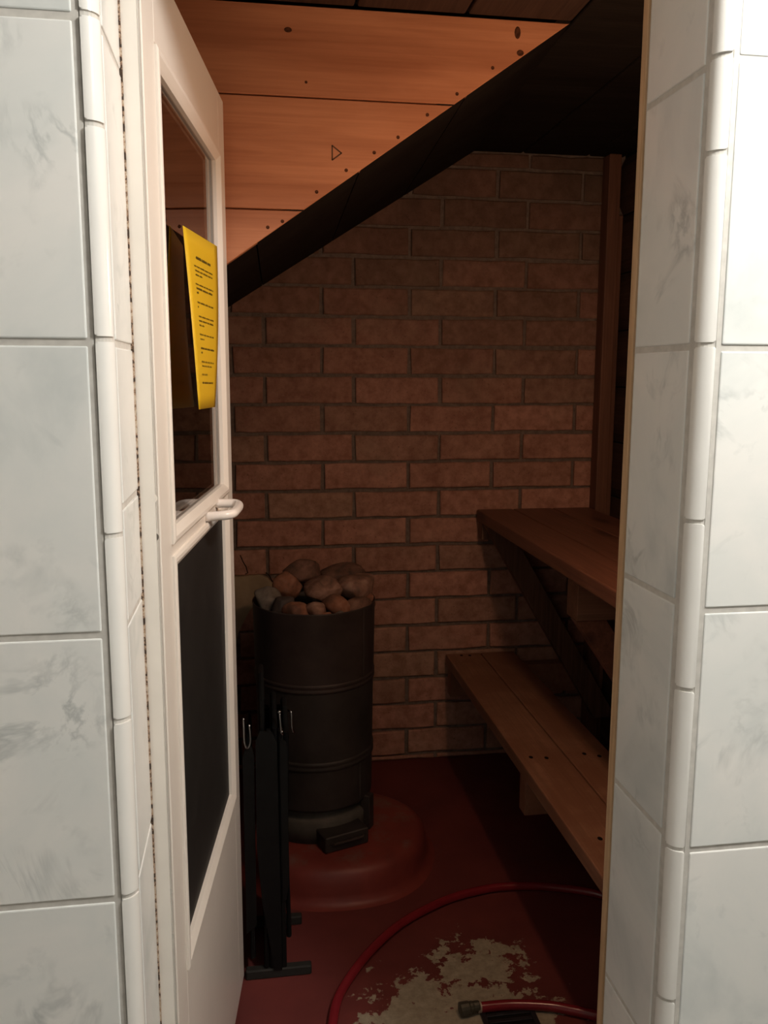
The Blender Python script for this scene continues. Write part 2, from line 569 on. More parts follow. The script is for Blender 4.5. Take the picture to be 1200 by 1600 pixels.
def tile_mesh(w, h, name, bev=0.0018):
    bm = bmesh.new()
    box(bm, (-w / 2, 0, -h / 2), (w / 2, 0.012, h / 2), bev, 2)
    bmesh.ops.recalc_face_normals(bm, faces=bm.faces)
    me = bpy.data.meshes.new(name)
    bm.to_mesh(me)
    bm.free()
    me.materials.append(M_TILE)
    return me

zs = [0.0] + ROWS
mesh_cache = {}
def put_tile(x0, x1, z0, z1, rotz, pos_fn):
    w, h = round(x1 - x0, 4), round(z1 - z0 - 2 * GR, 4)
    key = (w, h)
    if key not in mesh_cache:
        mesh_cache[key] = tile_mesh(w, h, 'tile')
    o = inst('tile', mesh_cache[key], pos_fn((x0 + x1) / 2, (z0 + z1) / 2), wall_front, (random.uniform(-.002, .002), 0, rotz + random.uniform(-.002, .002)))
    return o

TW = 0.25
for i in range(len(zs) - 1):
    z0, z1 = zs[i], zs[i + 1]
    if z1 - z0 < 0.03:
        continue
    for k in range(4):             # left field, columns run outwards from the doorway
        x1 = -0.175 - k * (TW + 0.008)
        put_tile(x1 - TW, x1, z0, z1, 0, lambda x, z: (x, FRONT_Y, z))
    for k in range(4):
        x0 = 0.572 + k * (TW + 0.008)
        put_tile(x0, x0 + TW, z0, z1, 0, lambda x, z: (x, FRONT_Y, z))

# reveal tiles (turned into the doorway)
lrows = [0.0, 0.126, 0.470, 0.806, 1.128, 1.268, 1.455, 1.784, 2.03]
rrows = [0.0, 0.140, 0.472, 0.803, 1.128, 1.457, 1.784, 2.03]
for i in range(len(lrows) - 1):
    put_tile(-0.066, 0.068, lrows[i], lrows[i + 1], math.pi / 2, lambda x, z: (LX, 1.093, z))
for i in range(len(rrows) - 1):
    put_tile(-0.076, 0.078, rrows[i], rrows[i + 1], -math.pi / 2, lambda x, z: (RX, 1.109, z))

# quarter-round corner trim pieces
TJ = [0.0, 0.124, 0.348, 0.567, 0.793, 1.017, 1.239, 1.459, 1.683, 1.791, 2.015, 2.235, 2.42]
R_T = 0.0185
def trim_mesh(h, side):
    """cross-section: quarter round between the front field and the reveal"""
    bm = bmesh.new()
    n = 12
    cx = 0.0
    prof = []
    for k in range(n + 1):
        a = math.pi / 2 * k / n
        prof.append((side * -1 * R_T * math.sin(a) * -1, 0))
    prof = []
    for k in range(n + 1):
        a = math.pi / 2 * k / n
        prof.append((side * (R_T * math.sin(a)), R_T - R_T * math.cos(a) - 0.003))
    # front edge first (a=0: x=0,y=-0.003) to reveal edge (a=90: x=side*R, y=R-0.003)
    prof.append((side * (R_T - 0.009), R_T - 0.003))
    prof.append((0.0, 0.010))
    prism(bm, prof, 'z', -h / 2, h / 2)
    es = [e for e in bm.edges if abs(e.verts[0].co.z - e.verts[1].co.z) < 1e-6]
    bmesh.ops.bevel(bm, geom=es, offset=0.0022, segments=2, profile=0.5, affect='EDGES')
    bmesh.ops.recalc_face_normals(bm, faces=bm.faces)
    me = bpy.data.meshes.new('trim_tile')
    bm.to_mesh(me)
    bm.free()
    me.materials.append(M_TRIM)
    for p in me.polygons:
        p.use_smooth = True
    me.set_sharp_from_angle(angle=math.radians(50))
    return me
tc = {}
for i in range(len(TJ) - 1):
    h = round(TJ[i + 1] - TJ[i] - 0.006, 4)
    for side, x in ((1, -0.1665), (-1, 0.5635)):
        if (h, side) not in tc:
            tc[(h, side)] = trim_mesh(h, side)
        inst('trim_tile', tc[(h, side)], (x, FRONT_Y + 0.002 + random.uniform(-.0008, .0008), (TJ[i] + TJ[i + 1]) / 2), wall_front, (random.uniform(-.002, .002), random.uniform(-.002, .002), 0))

# raw wood strip along the back of the right reveal
bm = bmesh.new()
box(bm, (RX - 0.002, 1.190, 0), (RX + 0.045, 1.206, 2.03), 0.001)
structure(new_obj('trim_1', bm, M_STRIP), 'raw pine strip edging the right side of the doorway')

# ------------------------------------------------------------------ door frame (left jamb, head)
bm = bmesh.new()
prism(bm, [(-0.215, 1.165), (-0.1455, 1.165), (-0.1275, 1.165), (-0.1275, 1.169), (-0.131, 1.171), (-0.131, 1.184), (-0.215, 1.184)], 'z', 0.0, 2.03)
frame_l = structure(new_obj('trim_2', bm, M_FRAMEW), 'white painted door frame post at the left of the doorway')
box_obj('seal_strip', (-0.140, 1.171, 0.0), (-0.1262, 1.183, 2.03), M_SEAL, frame_l, 0.001)
box_obj('sealant', (-0.1500, 1.1610, 0.0), (-0.1462, 1.1650, 2.03), M_CAULK, frame_l)
for z, m in ((1.258, M_FRAMEW), (1.206, M_SCREW), (0.62, M_SEAL), (0.69, M_SEAL)):
    bm = bmesh.new()
    lathe(bm, [(0.0001, 0.0), (0.0045, 0.0), (0.006, 0.0015), (0.006, 0.003), (0.0001, 0.003)], 14)
    o = new_obj('screw', bm, m, frame_l)
    o.location = (-0.1305, 1.1705, z)
    o.rotation_euler = (math.pi / 2, 0, 0)
structure(box_obj('trim_3', (LX - 0.006, 1.165, 2.0), (RX + 0.006, 1.189, 2.03), M_FRAMEW, None, 0.001), 'white door frame head above the doorway')

# ------------------------------------------------------------------ door (open into the sauna)
A_D = math.radians(6.72)
DIR = Vector((math.sin(A_D), math.cos(A_D), 0))
NRM = Vector((math.cos(A_D), -math.sin(A_D), 0))
FAR = Vector((-0.046, 1.852, 0))
S0 = -0.668
hinge = FAR + DIR * S0
door = structure(empty('door_1', hinge, math.pi / 2 - A_D), 'white glazed door standing open into the sauna')
def dl(s, d, z):                   # door coordinates -> local (d = outwards from the face towards the doorway)
    return (s - S0, -d, z)
def dbox(name, s0, s1, d0, d1, z0, z1, mat, parent=door, bev=0.0015):
    a, b = dl(s0, d0, z0), dl(s1, d1, z1)
    lo = [min(a[i], b[i]) for i in range(3)]
    hi = [max(a[i], b[i]) for i in range(3)]
    return box_obj(name, lo, hi, mat, parent, bev)
TH = -0.040
GL0, GL1 = -0.577, -0.066          # clear opening
dbox('hinge_stile', S0, GL0 - 0.022, TH, 0, 0.012, 1.967, M_WHITE)
dbox('lock_stile', GL1 + 0.022, 0.031, TH, 0, 0.012, 1.967, M_WHITE)
dbox('top_rail', GL0 - 0.022, GL1 + 0.022, TH, 0, 1.855, 1.967, M_WHITE)
dbox('kick_panel', GL0 - 0.022, GL1 + 0.022, TH, 0, 0.012, 0.498, M_WHITE)
dbox('middle_rail', GL0 - 0.022, GL1 + 0.022, TH, -0.001, 1.150, 1.182, M_WHITE)
def bead(s0, s1, z0, z1, horiz, inner):
    """mitred glazing bead: raised outer lip, slope down to the glass. inner=+1/-1 side on which the glass lies"""
    bm = bmesh.new()
    w = 0.022
    prof = [(0.0, -0.012), (0.0, 0.003), (0.004, 0.005), (0.010, 0.005), (w - 0.004, 0.0), (w, -0.003), (w, -0.012)]
    secA, secB = [], []
    for u, d in prof:
        if horiz:
            z = (z0 - 0.022 + u) if inner > 0 else (z1 + 0.022 - u)
            secA.append(dl(s0 - 0.022 + u, d, z))
            secB.append(dl(s1 + 0.022 - u, d, z))
        else:
            s = (s0 - 0.022 + u) if inner > 0 else (s1 + 0.022 - u)
            secA.append(dl(s, d, z0 - 0.022 + u))
            secB.append(dl(s, d, z1 + 0.022 - u))
    A = [bm.verts.new(p) for p in secA]
    B = [bm.verts.new(p) for p in secB]
    for i in range(len(A)):
        j = (i + 1) % len(A)
        bm.faces.new((A[i], A[j], B[j], B[i]))
    bm.faces.new(A[::-1])
    bm.faces.new(B)
    return new_obj('glazing_bead', bm, M_WHITE, door)
for (z0, z1) in ((1.200, 1.831), (0.520, 1.138)):
    bead(GL0, GL1, z0, z1, True, 1)
    bead(GL0, GL1, z0, z1, True, -1)
    bead(GL0, GL1, z0, z1, False, 1)
    bead(GL0, GL1, z0, z1, False, -1)
# glass pane and black lower panel
pane = dbox('glass_pane', GL0 - 0.012, GL1 + 0.012, -0.014, -0.010, 1.190, 1.842, M_GLASS, bev=0)
dbox('lower_panel', GL0 - 0.012, GL1 + 0.012, -0.016, -0.009, 0.510, 1.148, M_PANEL, bev=0)['label'] = 'smooth black lower door panel'
# pull handle on the middle rail
bm = bmesh.new()
hp = [dl(-0.303, -0.001, 1.170), dl(-0.303, 0.020, 1.172), dl(-0.300, 0.036, 1.173), dl(-0.288, 0.045, 1.174), dl(-0.26, 0.047, 1.175), dl(-0.225, 0.047, 1.176), dl(-0.203, 0.044, 1.177), dl(-0.192, 0.035, 1.178), dl(-0.190, 0.020, 1.178), dl(-0.190, -0.001, 1.178)]
tube(bm, catmull(hp, 4), 0.0085, 12)
new_obj('door_handle', bm, M_HANDLE, door, smooth=True)['label'] = 'white plastic pull handle'
box_obj('sweep', (0.02, 0.004, 0.006), (0.69, 0.034, 0.012), M_FRAMEW, door)

# ------------------------------------------------------------------ yellow notice on the glass
def dw(s, d, z):
    return FAR + DIR * s + NRM * d + Vector((0, 0, z))
TLc, TRc, BLc, BRc = dw(-0.44, 0.000, 1.648), dw(-0.23, 0.020, 1.647), dw(-0.44, 0.0165, 1.366), dw(-0.23, 0.009, 1.3625)
def paper_pt(u, v, lift=0.0):
    top = TLc.lerp(TRc, u)
    bot = BLc.lerp(BRc, u)
    p = top.lerp(bot, v)
    p = p + NRM * (0.003 * math.sin(math.pi * v) * (0.3 + u) + lift)
    return p
notice = empty('paper_notice', TLc)
def to_local(p):
    return p - TLc
bm = bmesh.new()
NU, NV = 8, 12
gf = [[bm.verts.new(to_local(paper_pt(i / NU, j / NV, 0.0002))) for i in range(NU + 1)] for j in range(NV + 1)]
gb = [[bm.verts.new(to_local(paper_pt(i / NU, j / NV, -0.0002))) for i in range(NU + 1)] for j in range(NV + 1)]
for j in range(NV):
    for i in range(NU):
        bm.faces.new((gf[j][i], gf[j + 1][i], gf[j + 1][i + 1], gf[j][i + 1]))
        bm.faces.new((gb[j][i], gb[j][i + 1], gb[j + 1][i + 1], gb[j + 1][i]))
for j in range(NV):
    bm.faces.new((gf[j][0], gb[j][0], gb[j + 1][0], gf[j + 1][0]))
    bm.faces.new((gf[j][NU], gf[j + 1][NU], gb[j + 1][NU], gb[j][NU]))
for i in range(NU):
    bm.faces.new((gf[0][i], gf[0][i + 1], gb[0][i + 1], gb[0][i]))
    bm.faces.new((gf[NV][i], gb[NV][i], gb[NV][i + 1], gf[NV][i + 1]))
new_obj('sheet', bm, M_PAPER, notice, smooth=True)
# printed lines: each word a row of letter-sized strokes
bm = bmesh.new()
def stroke(u0, u1, v0, v1):
    q = [bm.verts.new(to_local(paper_pt(a, b, 0.0007))) for a, b in ((u0, v0), (u0, v1), (u1, v1), (u1, v0))]
    bm.faces.new(q)
lines = [(0.140, 0.29, 0.74, 0.016, True), (0.190, 0.22, 0.80, 0.009, False), (0.214, 0.24, 0.78, 0.009, False), (0.238, 0.24, 0.46, 0.009, False),
         (0.290, 0.22, 0.80, 0.009, False), (0.314, 0.24, 0.78, 0.011, True), (0.338, 0.24, 0.29, 0.011, True),
         (0.392, 0.24, 0.80, 0.010, False), (0.418, 0.24, 0.27, 0.009, False),
         (0.470, 0.25, 0.80, 0.009, False), (0.495, 0.25, 0.80, 0.010, False), (0.520, 0.25, 0.42, 0.009, False),
         (0.572, 0.25, 0.80, 0.009, False), (0.598, 0.26, 0.40, 0.009, False), (0.650, 0.26, 0.80, 0.011, True), (0.676, 0.26, 0.31, 0.010, True),
         (0.728, 0.26, 0.82, 0.010, False), (0.752, 0.27, 0.70, 0.009, False), (0.802, 0.25, 0.50, 0.010, False), (0.850, 0.25, 0.78, 0.011, True)]
for v, u0, u1, hgt, bold in lines:
    u = u0
    while u < u1:
        word = random.randint(4, 9)
        for _ in range(word):
            if u >= u1:
                break
            w = 0.014 if bold else 0.010
            tall = random.random() < 0.35
            stroke(u, u + w, v - hgt * (0.62 if tall else 0.45), v + hgt * 0.45)
            u += w + 0.006
        u += 0.018
new_obj('print', bm, M_INK, notice, recalc=False)['kind'] = 'stuff'
thing(notice, 'bright yellow printed paper notice hanging on the glass of the white door', 'notice')

# ------------------------------------------------------------------ back wall of brick
wall_back = structure(box_obj('wall_back', (LEFT_WALL - 0.08, BACK_Y + 0.008, -0.02), (RIGHT_WALL + 0.05, BACK_Y + 0.12, 2.2), M_MORTAR), 'dark red brick wall behind the stove')
def brick_mesh(L, H, seed):
    rnd = random.Random(seed)
    bm = bmesh.new()
    pts = []
    nx, nz = 4, 1
    hw, hh = L / 2, H / 2
    j = lambda s=0.0022: rnd.uniform(-s, s)
    for k in range(nx):
        pts.append((-hw + L * k / nx + j(), -hh + j()))
    pts.append((hw + j(), -hh + j()))
    for k in range(nx):
        pts.append((hw - L * k / nx + j(), hh + j()))
    pts.append((-hw + j(), hh + j()))
    ch = 0.004
    inner = [(x * (1 - ch / hw), z * (1 - ch / hh)) for x, z in pts]
    A = [bm.verts.new((x, 0.018, z)) for x, z in pts]
    B = [bm.verts.new((x, 0.003 + j(0.0008), z)) for x, z in pts]
    Cc = [bm.verts.new((x, j(0.0006), z)) for x, z in inner]
    n = len(pts)
    for i in range(n):
        k = (i + 1) % n
        bm.faces.new((A[i], A[k], B[k], B[i]))
        bm.faces.new((B[i], B[k], Cc[k], Cc[i]))
    bm.faces.new(Cc)
    bmesh.ops.recalc_face_normals(bm, faces=bm.faces)
    me = bpy.data.meshes.new('brick')
    bm.to_mesh(me)
    bm.free()
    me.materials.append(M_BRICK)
    return me
full = [brick_mesh(0.293, 0.0885, 100 + i) for i in range(6)]
bc = {}
PX = 0.305
for k in range(-1, 22):
    zb, zt = 0.02 + 0.1 * k + 0.006, 0.02 + 0.1 * (k + 1) - 0.0055
    zb = max(zb, 0.002)
    zt = min(zt, 2.168)
    if zt - zb < 0.01:
        continue
    x_off = 0.05 if k % 2 else 0.245
    x = x_off - 2 * PX
    while x < 1.24:
        a, b = max(x + 0.006, LEFT_WALL + 0.002), min(x + PX - 0.006, 1.24)
        x += PX
        if b - a < 0.03:
            continue
        zc = (zb + zt) / 2
        if zb > 1.69 + 0.634 * (b + 0.02):    # behind the sloping boards
            continue
        L, H = round(b - a, 3), round(zt - zb, 4)
        if abs(L - 0.293) < 0.002 and abs(H - 0.0885) < 0.001:
            me = random.choice(full)
        else:
            key = (L, H)
            if key not in bc:
                bc[key] = brick_mesh(L, H, int(L * 1000 + H * 7000))
            me = bc[key]
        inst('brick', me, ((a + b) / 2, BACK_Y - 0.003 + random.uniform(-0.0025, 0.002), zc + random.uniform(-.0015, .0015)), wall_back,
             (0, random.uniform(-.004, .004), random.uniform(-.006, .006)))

# plaster patch at the left of the stove
bm = bmesh.new()
pp = [(LEFT_WALL + 0.01, 0.36), (-0.10, 0.38), (-0.055, 0.53), (-0.02, 0.605), (0.03, 0.655), (0.062, 0.675), (0.066, 0.694), (0.048, 0.717), (0.018, 0.729), (-0.05, 0.724), (-0.15, 0.731), (LEFT_WALL + 0.01, 0.725)]
prism(bm, pp, 'y', 2.986, 3.01)
es = [e for e in bm.edges if e.verts[0].co.y < 2.99 and e.verts[1].co.y < 2.99]
bmesh.ops.bevel(bm, geom=es, offset=0.004, segments=2, profile=0.5, affect='EDGES')
new_obj('plaster_patch', bm, M_PLASTER, wall_back)['label'] = 'pale buff plaster patch'
# cracks in the brickwork above the patch
for pts in ([(-0.046, 0.80), (-0.036, 0.775), (-0.026, 0.757), (-0.021, 0.735), (-0.030, 0.731)], [(0.042, 0.735), (0.055, 0.722), (0.062, 0.706), (0.075, 0.690)]):
    bm = bmesh.new()
    w = 0.0016
    tube(bm, [(x, 2.9955 if i else 2.9955, z) for i, (x, z) in enumerate(pts)], w, 5)
    new_obj('crack', bm, M_GAP, wall_back)

# ------------------------------------------------------------------ side walls
wall_left = structure(box_obj('wall_left', (LEFT_WALL - 0.08, 1.19, 0), (LEFT_WALL, 3.0, 2.2), M_MORTAR), 'dark wall behind the open door')
wall_right = structure(box_obj('wall_right', (RIGHT_WALL + 0.02, 1.19, 0), (RIGHT_WALL + 0.10, 3.0, 2.2), M_GAP), 'dark boarded wall behind the benches')
for i in range(11):
    z0, z1 = 0.0 + i * 0.198, min((i + 1) * 0.198 - 0.006, 2.168)
    if z1 - z0 < 0.05:
        continue
    bm = bmesh.new()
    prof = []
    for k in range(7):
        tt = k / 6
        prof.append((RIGHT_WALL - 0.004 + 0.022 * (abs(2 * tt - 1) ** 3), z0 + (z1 - z0) * tt))
    prof += [(RIGHT_WALL + 0.03, z1), (RIGHT_WALL + 0.03, z0)]
    pts = [(p[0], p[1]) for p in prof]
    prism(bm, pts, 'y', 1.195, 2.995)
    new_obj('board', bm, M_RIGHTW, wall_right)
post = structure(box_obj('trim_4', (1.224, 2.93, 0.0), (1.268, 2.990, 2.168), M_POST, None, 0.004, 2), 'reddish brown corner post beside the brick wall')
box_obj('cover_strip', (1.268, 2.945, 0.0), (1.288, 2.990, 1.97), M_POST, post, 0.002)

# ------------------------------------------------------------------ ceiling
ceiling = structure(box_obj('ceiling', (LEFT_WALL - 0.05, 1.19, CEIL_Z + 0.016), (RIGHT_WALL + 0.1, 3.05, CEIL_Z + 0.08), M_GAP), 'smoke darkened board ceiling')
xs = [-0.475, -0.24, -0.005, 0.231, 0.466, 0.70, 0.935, 1.17, 1.30]
for i in range(len(xs) - 1):
    x0, x1 = xs[i] + 0.003, min(xs[i + 1] - 0.003, RIGHT_WALL + 0.02)
    x0 = max(x0, LEFT_WALL + 0.002)
    y1 = BULK_Y - 0.004 if xs[i] < 0.69 else 2.99
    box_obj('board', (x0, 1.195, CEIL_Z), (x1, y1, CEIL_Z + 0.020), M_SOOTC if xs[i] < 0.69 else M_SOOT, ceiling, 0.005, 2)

# ------------------------------------------------------------------ stair bulkhead: orange boards and sooty slope
wall_upper = structure(empty('wall_upper', (0, BULK_Y, CEIL_Z)), 'orange pine boarding cut off along the slope under the stairs')
def edge_x(z):
    return 0.698 + (z - 2.171) / 0.70
def local(bm, off):
    for v in bm.verts:
        v.co -= off
WU = Vector((0, BULK_Y, CEIL_Z))
bands = [(1.993, 2.168), (1.767, 1.990), (1.545, 1.764), (1.37, 1.542)]
for z0, z1 in bands:
    bm = bmesh.new()
    x0 = LEFT_WALL + 0.005
    pts = []
    xb = max(edge_x(z0), x0 + 0.002)
    pts = [(x0, z0), (xb, z0), (edge_x(z1), z1), (x0, z1)]
    prism(bm, pts, 'y', BULK_Y, BULK_Y + 0.022)
    es = [e for e in bm.edges if e.verts[0].co.y < BULK_Y + .001 and e.verts[1].co.y < BULK_Y + .001]
    bmesh.ops.bevel(bm, geom=es, offset=0.0016, segments=1, affect='EDGES')
    bmesh.ops.translate(bm, verts=bm.verts, vec=-WU)
    new_obj('board', bm, M_PINE, wall_upper)
def disc_part(name, x, z, r, mat, rz=1.0, tilt=0.0, th=0.0012):
    bm = bmesh.new()
    rings = lathe(bm, [(0.0001, -th), (r * 0.7, -th), (r, 0.0), (r, 0.004)], 12)
    o = new_obj(name, bm, mat, wall_upper)
    o.location = Vector((x, BULK_Y, z)) - WU
    o.rotation_euler = (-math.pi / 2, tilt, 0)
    o.scale = (1.0, rz, 1.0)
    return o
for x, z in [(0.526, 2.070), (0.449, 2.014), (0.385, 1.969), (0.322, 1.921), (0.271, 1.888), (0.211, 1.850), (0.148, 1.804), (0.044, 1.729), (0.075, 1.742)]:
    disc_part('nail', x, z, 0.0038, M_KNOT)
disc_part('knot', 0.092, 2.120, 0.0085, M_KNOT, 1.0, 0.0).scale = (0.95, 0.62, 1)
disc_part('knot', 0.579, 2.143, 0.011, M_KNOT).scale = (0.62, 1.15, 1)
disc_part('knot', 0.586, 2.103, 0.008, M_KNOT).scale = (1.0, 0.8, 1)
disc_part('knot', 0.128, 2.021, 0.003, M_KNOT)
# small triangle pencilled on the middle board
tri = [(0.1815, 1.8985), (0.1815, 1.8695), (0.201, 1.884)]
bm = bmesh.new()
for i in range(3):
    a, b = Vector(tri[i]), Vector(tri[(i + 1) % 3])
    d = (b - a).normalized()
    nrm = Vector((-d.y, d.x)) * 0.0014
    q = [a - nrm - d * .0006, a + nrm - d * .0006, b + nrm + d * .0006, b - nrm + d * .0006]
    prism(bm, [(p.x, p.y) for p in q], 'y', BULK_Y - 0.0004, BULK_Y + 0.001)
bmesh.ops.translate(bm, verts=bm.verts, vec=-WU)
new_obj('pencil_mark', bm, M_PENCIL, wall_upper)
# sloping underside: boards from the front edge to the brick wall
def slope_f(x):
    return 2.171 + 0.70 * (x - 0.698)
def slope_b(x):
    return 2.172 + 0.634 * (x - 0.766)
cuts = [LEFT_WALL + 0.003, -0.20, 0.02, 0.24, 0.47, 0.698]
for i in range(len(cuts) - 1):
    xa, xb = cuts[i] + 0.0015, cuts[i + 1] - 0.0015
    fa = 0.068 * (xa - LEFT_WALL) / (0.698 - LEFT_WALL)
    fb = 0.068 * (xb - LEFT_WALL) / (0.698 - LEFT_WALL)
    bm = bmesh.new()
    y0, y1 = BULK_Y + 0.002, BACK_Y - 0.006
    lo = [(xa, y0, slope_f(xa)), (xb, y0, slope_f(xb)), (xb + fb, y1, slope_b(xb + fb)), (xa + fa, y1, slope_b(xa + fa))]
    vb = [bm.verts.new(Vector(p) - WU) for p in lo]
    vt = [bm.verts.new(Vector(p) + Vector((-0.006, 0, 0.02)) - WU) for p in lo]
    bm.faces.new(vb)
    bm.faces.new(vt[::-1])
    for k in range(4):
        bm.faces.new((vb[k], vt[k], vt[(k + 1) % 4], vb[(k + 1) % 4]))
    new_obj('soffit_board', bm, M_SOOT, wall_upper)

# ------------------------------------------------------------------ stove plinth (part of the floor)
bm = bmesh.new()
prof = [(0.0001, 0.100), (0.19, 0.100), (0.215, 0.098), (0.232, 0.090), (0.243, 0.076), (0.249, 0.055), (0.252, 0.030), (0.256, 0.012), (0.270, 0.002), (0.285, -0.002)]
lathe(bm, prof, 64, (0.245, 2.385, 0), lambda a, z: 1.0 + 0.02 * math.sin(2 * a + 0.6) + 0.012 * math.sin(5 * a) + (0.10 * max(0, -math.cos(a)) ** 2))
structure(new_obj('trim_5', bm, M_PLINTH, None, smooth=True), 'rounded red concrete plinth under the stove')

# ------------------------------------------------------------------ stove
SX, SY = 0.172, 2.45
stove = empty('sauna_stove', (SX, SY, 0.100))
def sring(name, prof, mat, sides=56, smooth=True):
    bm = bmesh.new()
    lathe(bm, [(r, z - 0.100) for r, z in prof], sides)
    o = new_obj(name, bm, mat, stove, recalc=False)
    for p in o.data.polygons:
        p.use_smooth = True
    return o
sring('base_ring', [(0.0001, 0.101), (0.166, 0.101), (0.166, 0.160), (0.160, 0.168), (0.148, 0.170), (0.148, 0.20)], M_ASH)
sring('lower_drum', [(0.0001, 0.197), (0.168, 0.197), (0.1685, 0.203), (0.1695, 0.322)], M_STOVE)
sring('band', [(0.1695, 0.318), (0.1735, 0.321), (0.1735, 0.328), (0.172, 0.331), (0.172, 0.334), (0.1735, 0.337), (0.1735, 0.343), (0.170, 0.346)], M_STOVE)
sring('middle_drum', [(0.170, 0.340), (0.1725, 0.552)], M_STOVE)
sring('band', [(0.1725, 0.548), (0.1765, 0.551), (0.1765, 0.557), (0.1745, 0.560), (0.1745, 0.563), (0.1765, 0.566), (0.1765, 0.572), (0.174, 0.575)], M_STOVE2)
sring('upper_drum', [(0.174, 0.570), (0.1775, 0.772), (0.179, 0.776), (0.178, 0.779), (0.1755, 0.777), (0.1745, 0.70)], M_STOVE2)
sring('stone_grate', [(0.174, 0.700), (0.15, 0.715), (0.10, 0.730), (0.05, 0.738), (0.0001, 0.740)], M_GAP)
# vertical seam on the lower drum, ash box, feet
def radial_box(name, ang, r0, r1, w, z0, z1, mat, bev=0.002):
    bm = bmesh.new()
    box(bm, (r0, -w / 2, z0 - 0.100), (r1, w / 2, z1 - 0.100), bev)
    o = new_obj(name, bm, mat, stove)
    o.rotation_euler = (0, 0, ang)
    return o
radial_box('seam', math.radians(-45), 0.166, 0.1725, 0.006, 0.205, 0.318, M_STOVE)
radial_box('seam', math.radians(-42), 0.172, 0.178, 0.005, 0.575, 0.770, M_STOVE2, 0.001)
radial_box('foot', math.radians(-32), 0.155, 0.185, 0.030, 0.101, 0.205, M_STOVE)
radial_box('foot', math.radians(205), 0.155, 0.185, 0.030, 0.101, 0.205, M_STOVE)
radial_box('foot', math.radians(90), 0.155, 0.185, 0.030, 0.101, 0.205, M_STOVE)
ash = radial_box('ash_box', math.radians(-70), 0.150, 0.215, 0.135, 0.1015, 0.148, M_STOVE, 0.003)
bm = bmesh.new()
tube(bm, [(0.214, -0.05, 0.030), (0.224, -0.045, 0.030), (0.224, 0.045, 0.030), (0.214, 0.05, 0.030)], 0.004, 8)
new_obj('lip', bm, M_STOVE2, ash)
thing(stove, 'blackened cylindrical sauna stove standing on the red plinth', 'stove')

# ------------------------------------------------------------------ stones on the stove
S_OR = stone_mat('rusty_orange_stone', (0.13, 0.062, 0.042), (0.25, 0.105, 0.062), (0.30, 0.16, 0.11))
S_PK = stone_mat('pinkish_brown_stone', (0.12, 0.07, 0.052), (0.22, 0.115, 0.082), (0.33, 0.20, 0.155))
S_BR = stone_mat('dark_brown_stone', (0.06, 0.038, 0.03), (0.13, 0.066, 0.047), (0.20, 0.105, 0.075))
S_GR = stone_mat('grey_buff_stone', (0.09, 0.072, 0.058), (0.15, 0.12, 0.098), (0.21, 0.175, 0.14))
S_DK = stone_mat('sooty_stone', (0.05, 0.038, 0.034), (0.09, 0.062, 0.055), (0.14, 0.09, 0.075))
stones = [
    ((0.150, 2.560, 0.836), (0.094, 0.075, 0.058), S_BR, 'brown rounded stone at the back left of the pile, half sooted', 0.2),
    ((0.272, 2.570, 0.822), (0.106, 0.075, 0.062), S_BR, 'dark brown angular stone at the back right of the stove top', -0.1),
    ((0.100, 2.480, 0.806), (0.076, 0.080, 0.074), S_OR, 'bright rusty orange stone at the left of the stone pile', 0.5),
    ((0.196, 2.455, 0.802), (0.102, 0.085, 0.068), S_PK, 'mottled pinkish stone in the very middle of the pile', -0.3),
    ((0.300, 2.475, 0.804), (0.098, 0.085, 0.070), S_PK, 'large smooth stone with a pale glint, right of the pile', 0.15),
    ((0.036, 2.430, 0.788), (0.064, 0.075, 0.064), S_GR, 'grey buff stone at the left rim of the stove', 0.4),
    ((0.078, 2.375, 0.779), (0.066, 0.055, 0.044), S_DK, 'small sooty dark stone between the grey and the orange stones', 0.0),
    ((0.114, 2.340, 0.768), (0.070, 0.060, 0.050), S_OR, 'peaked orange stone at the front left rim of the stove', 0.25),
    ((0.170, 2.342, 0.770), (0.052, 0.055, 0.046), S_PK, 'small pinkish stone at the front middle of the rim', 0.6),
    ((0.235, 2.375, 0.778), (0.076, 0.060, 0.052), S_OR, 'wedge shaped orange stone with a dark side, right of centre', -0.5),
    ((0.292, 2.385, 0.766), (0.072, 0.060, 0.050), S_BR, 'brown flat stone at the front right rim of the stove', 0.2),
    ((0.193, 2.318, 0.757), (0.038, 0.035, 0.030), S_OR, 'tiny orange stone lowest at the front rim', 0.0),
    ((0.233, 2.322, 0.757), (0.036, 0.032, 0.026), S_GR, 'tiny grey stone chip low at the front rim', 0.4),
    ((0.334, 2.450, 0.758), (0.030, 0.050, 0.048), S_OR, 'narrow reddish stone tucked inside the right rim', 0.0),
]
for i, (loc, dim, mat, lab, rz) in enumerate(stones):
    rnd = random.Random(50 + i)
    bm = bmesh.new()
    bmesh.ops.create_icosphere(bm, subdivisions=3, radius=1.0)
    planes = []
    for _ in range(12):
        v = Vector((rnd.uniform(-1, 1), rnd.uniform(-1, 1), rnd.uniform(-1, 1))).normalized()
        planes.append((v, rnd.uniform(0.60, 0.90)))
    off = Vector((i * 3.1, i * 1.7, 0.4))
    for v in bm.verts:
        d = v.co.normalized()
        p = d * (1.0 + 0.16 * noise.noise(d * 1.3 + off) + 0.05 * noise.noise(d * 3.5 + off))
        for n, h in planes:
            s = p.dot(n) - h
            if s > 0:
                p -= n * s * 0.93
        v.co = Vector((p.x * dim[0] / 1.5, p.y * dim[1] / 1.65, p.z * dim[2] / 1.55))
    o = new_obj('stove_stone', bm, mat, None, smooth=True)
    o.location = loc
    o.rotation_euler = (rnd.uniform(-.15, .15), rnd.uniform(-.15, .15), rz)
    thing(o, lab, 'stone', 'stones heaped on the sauna stove')

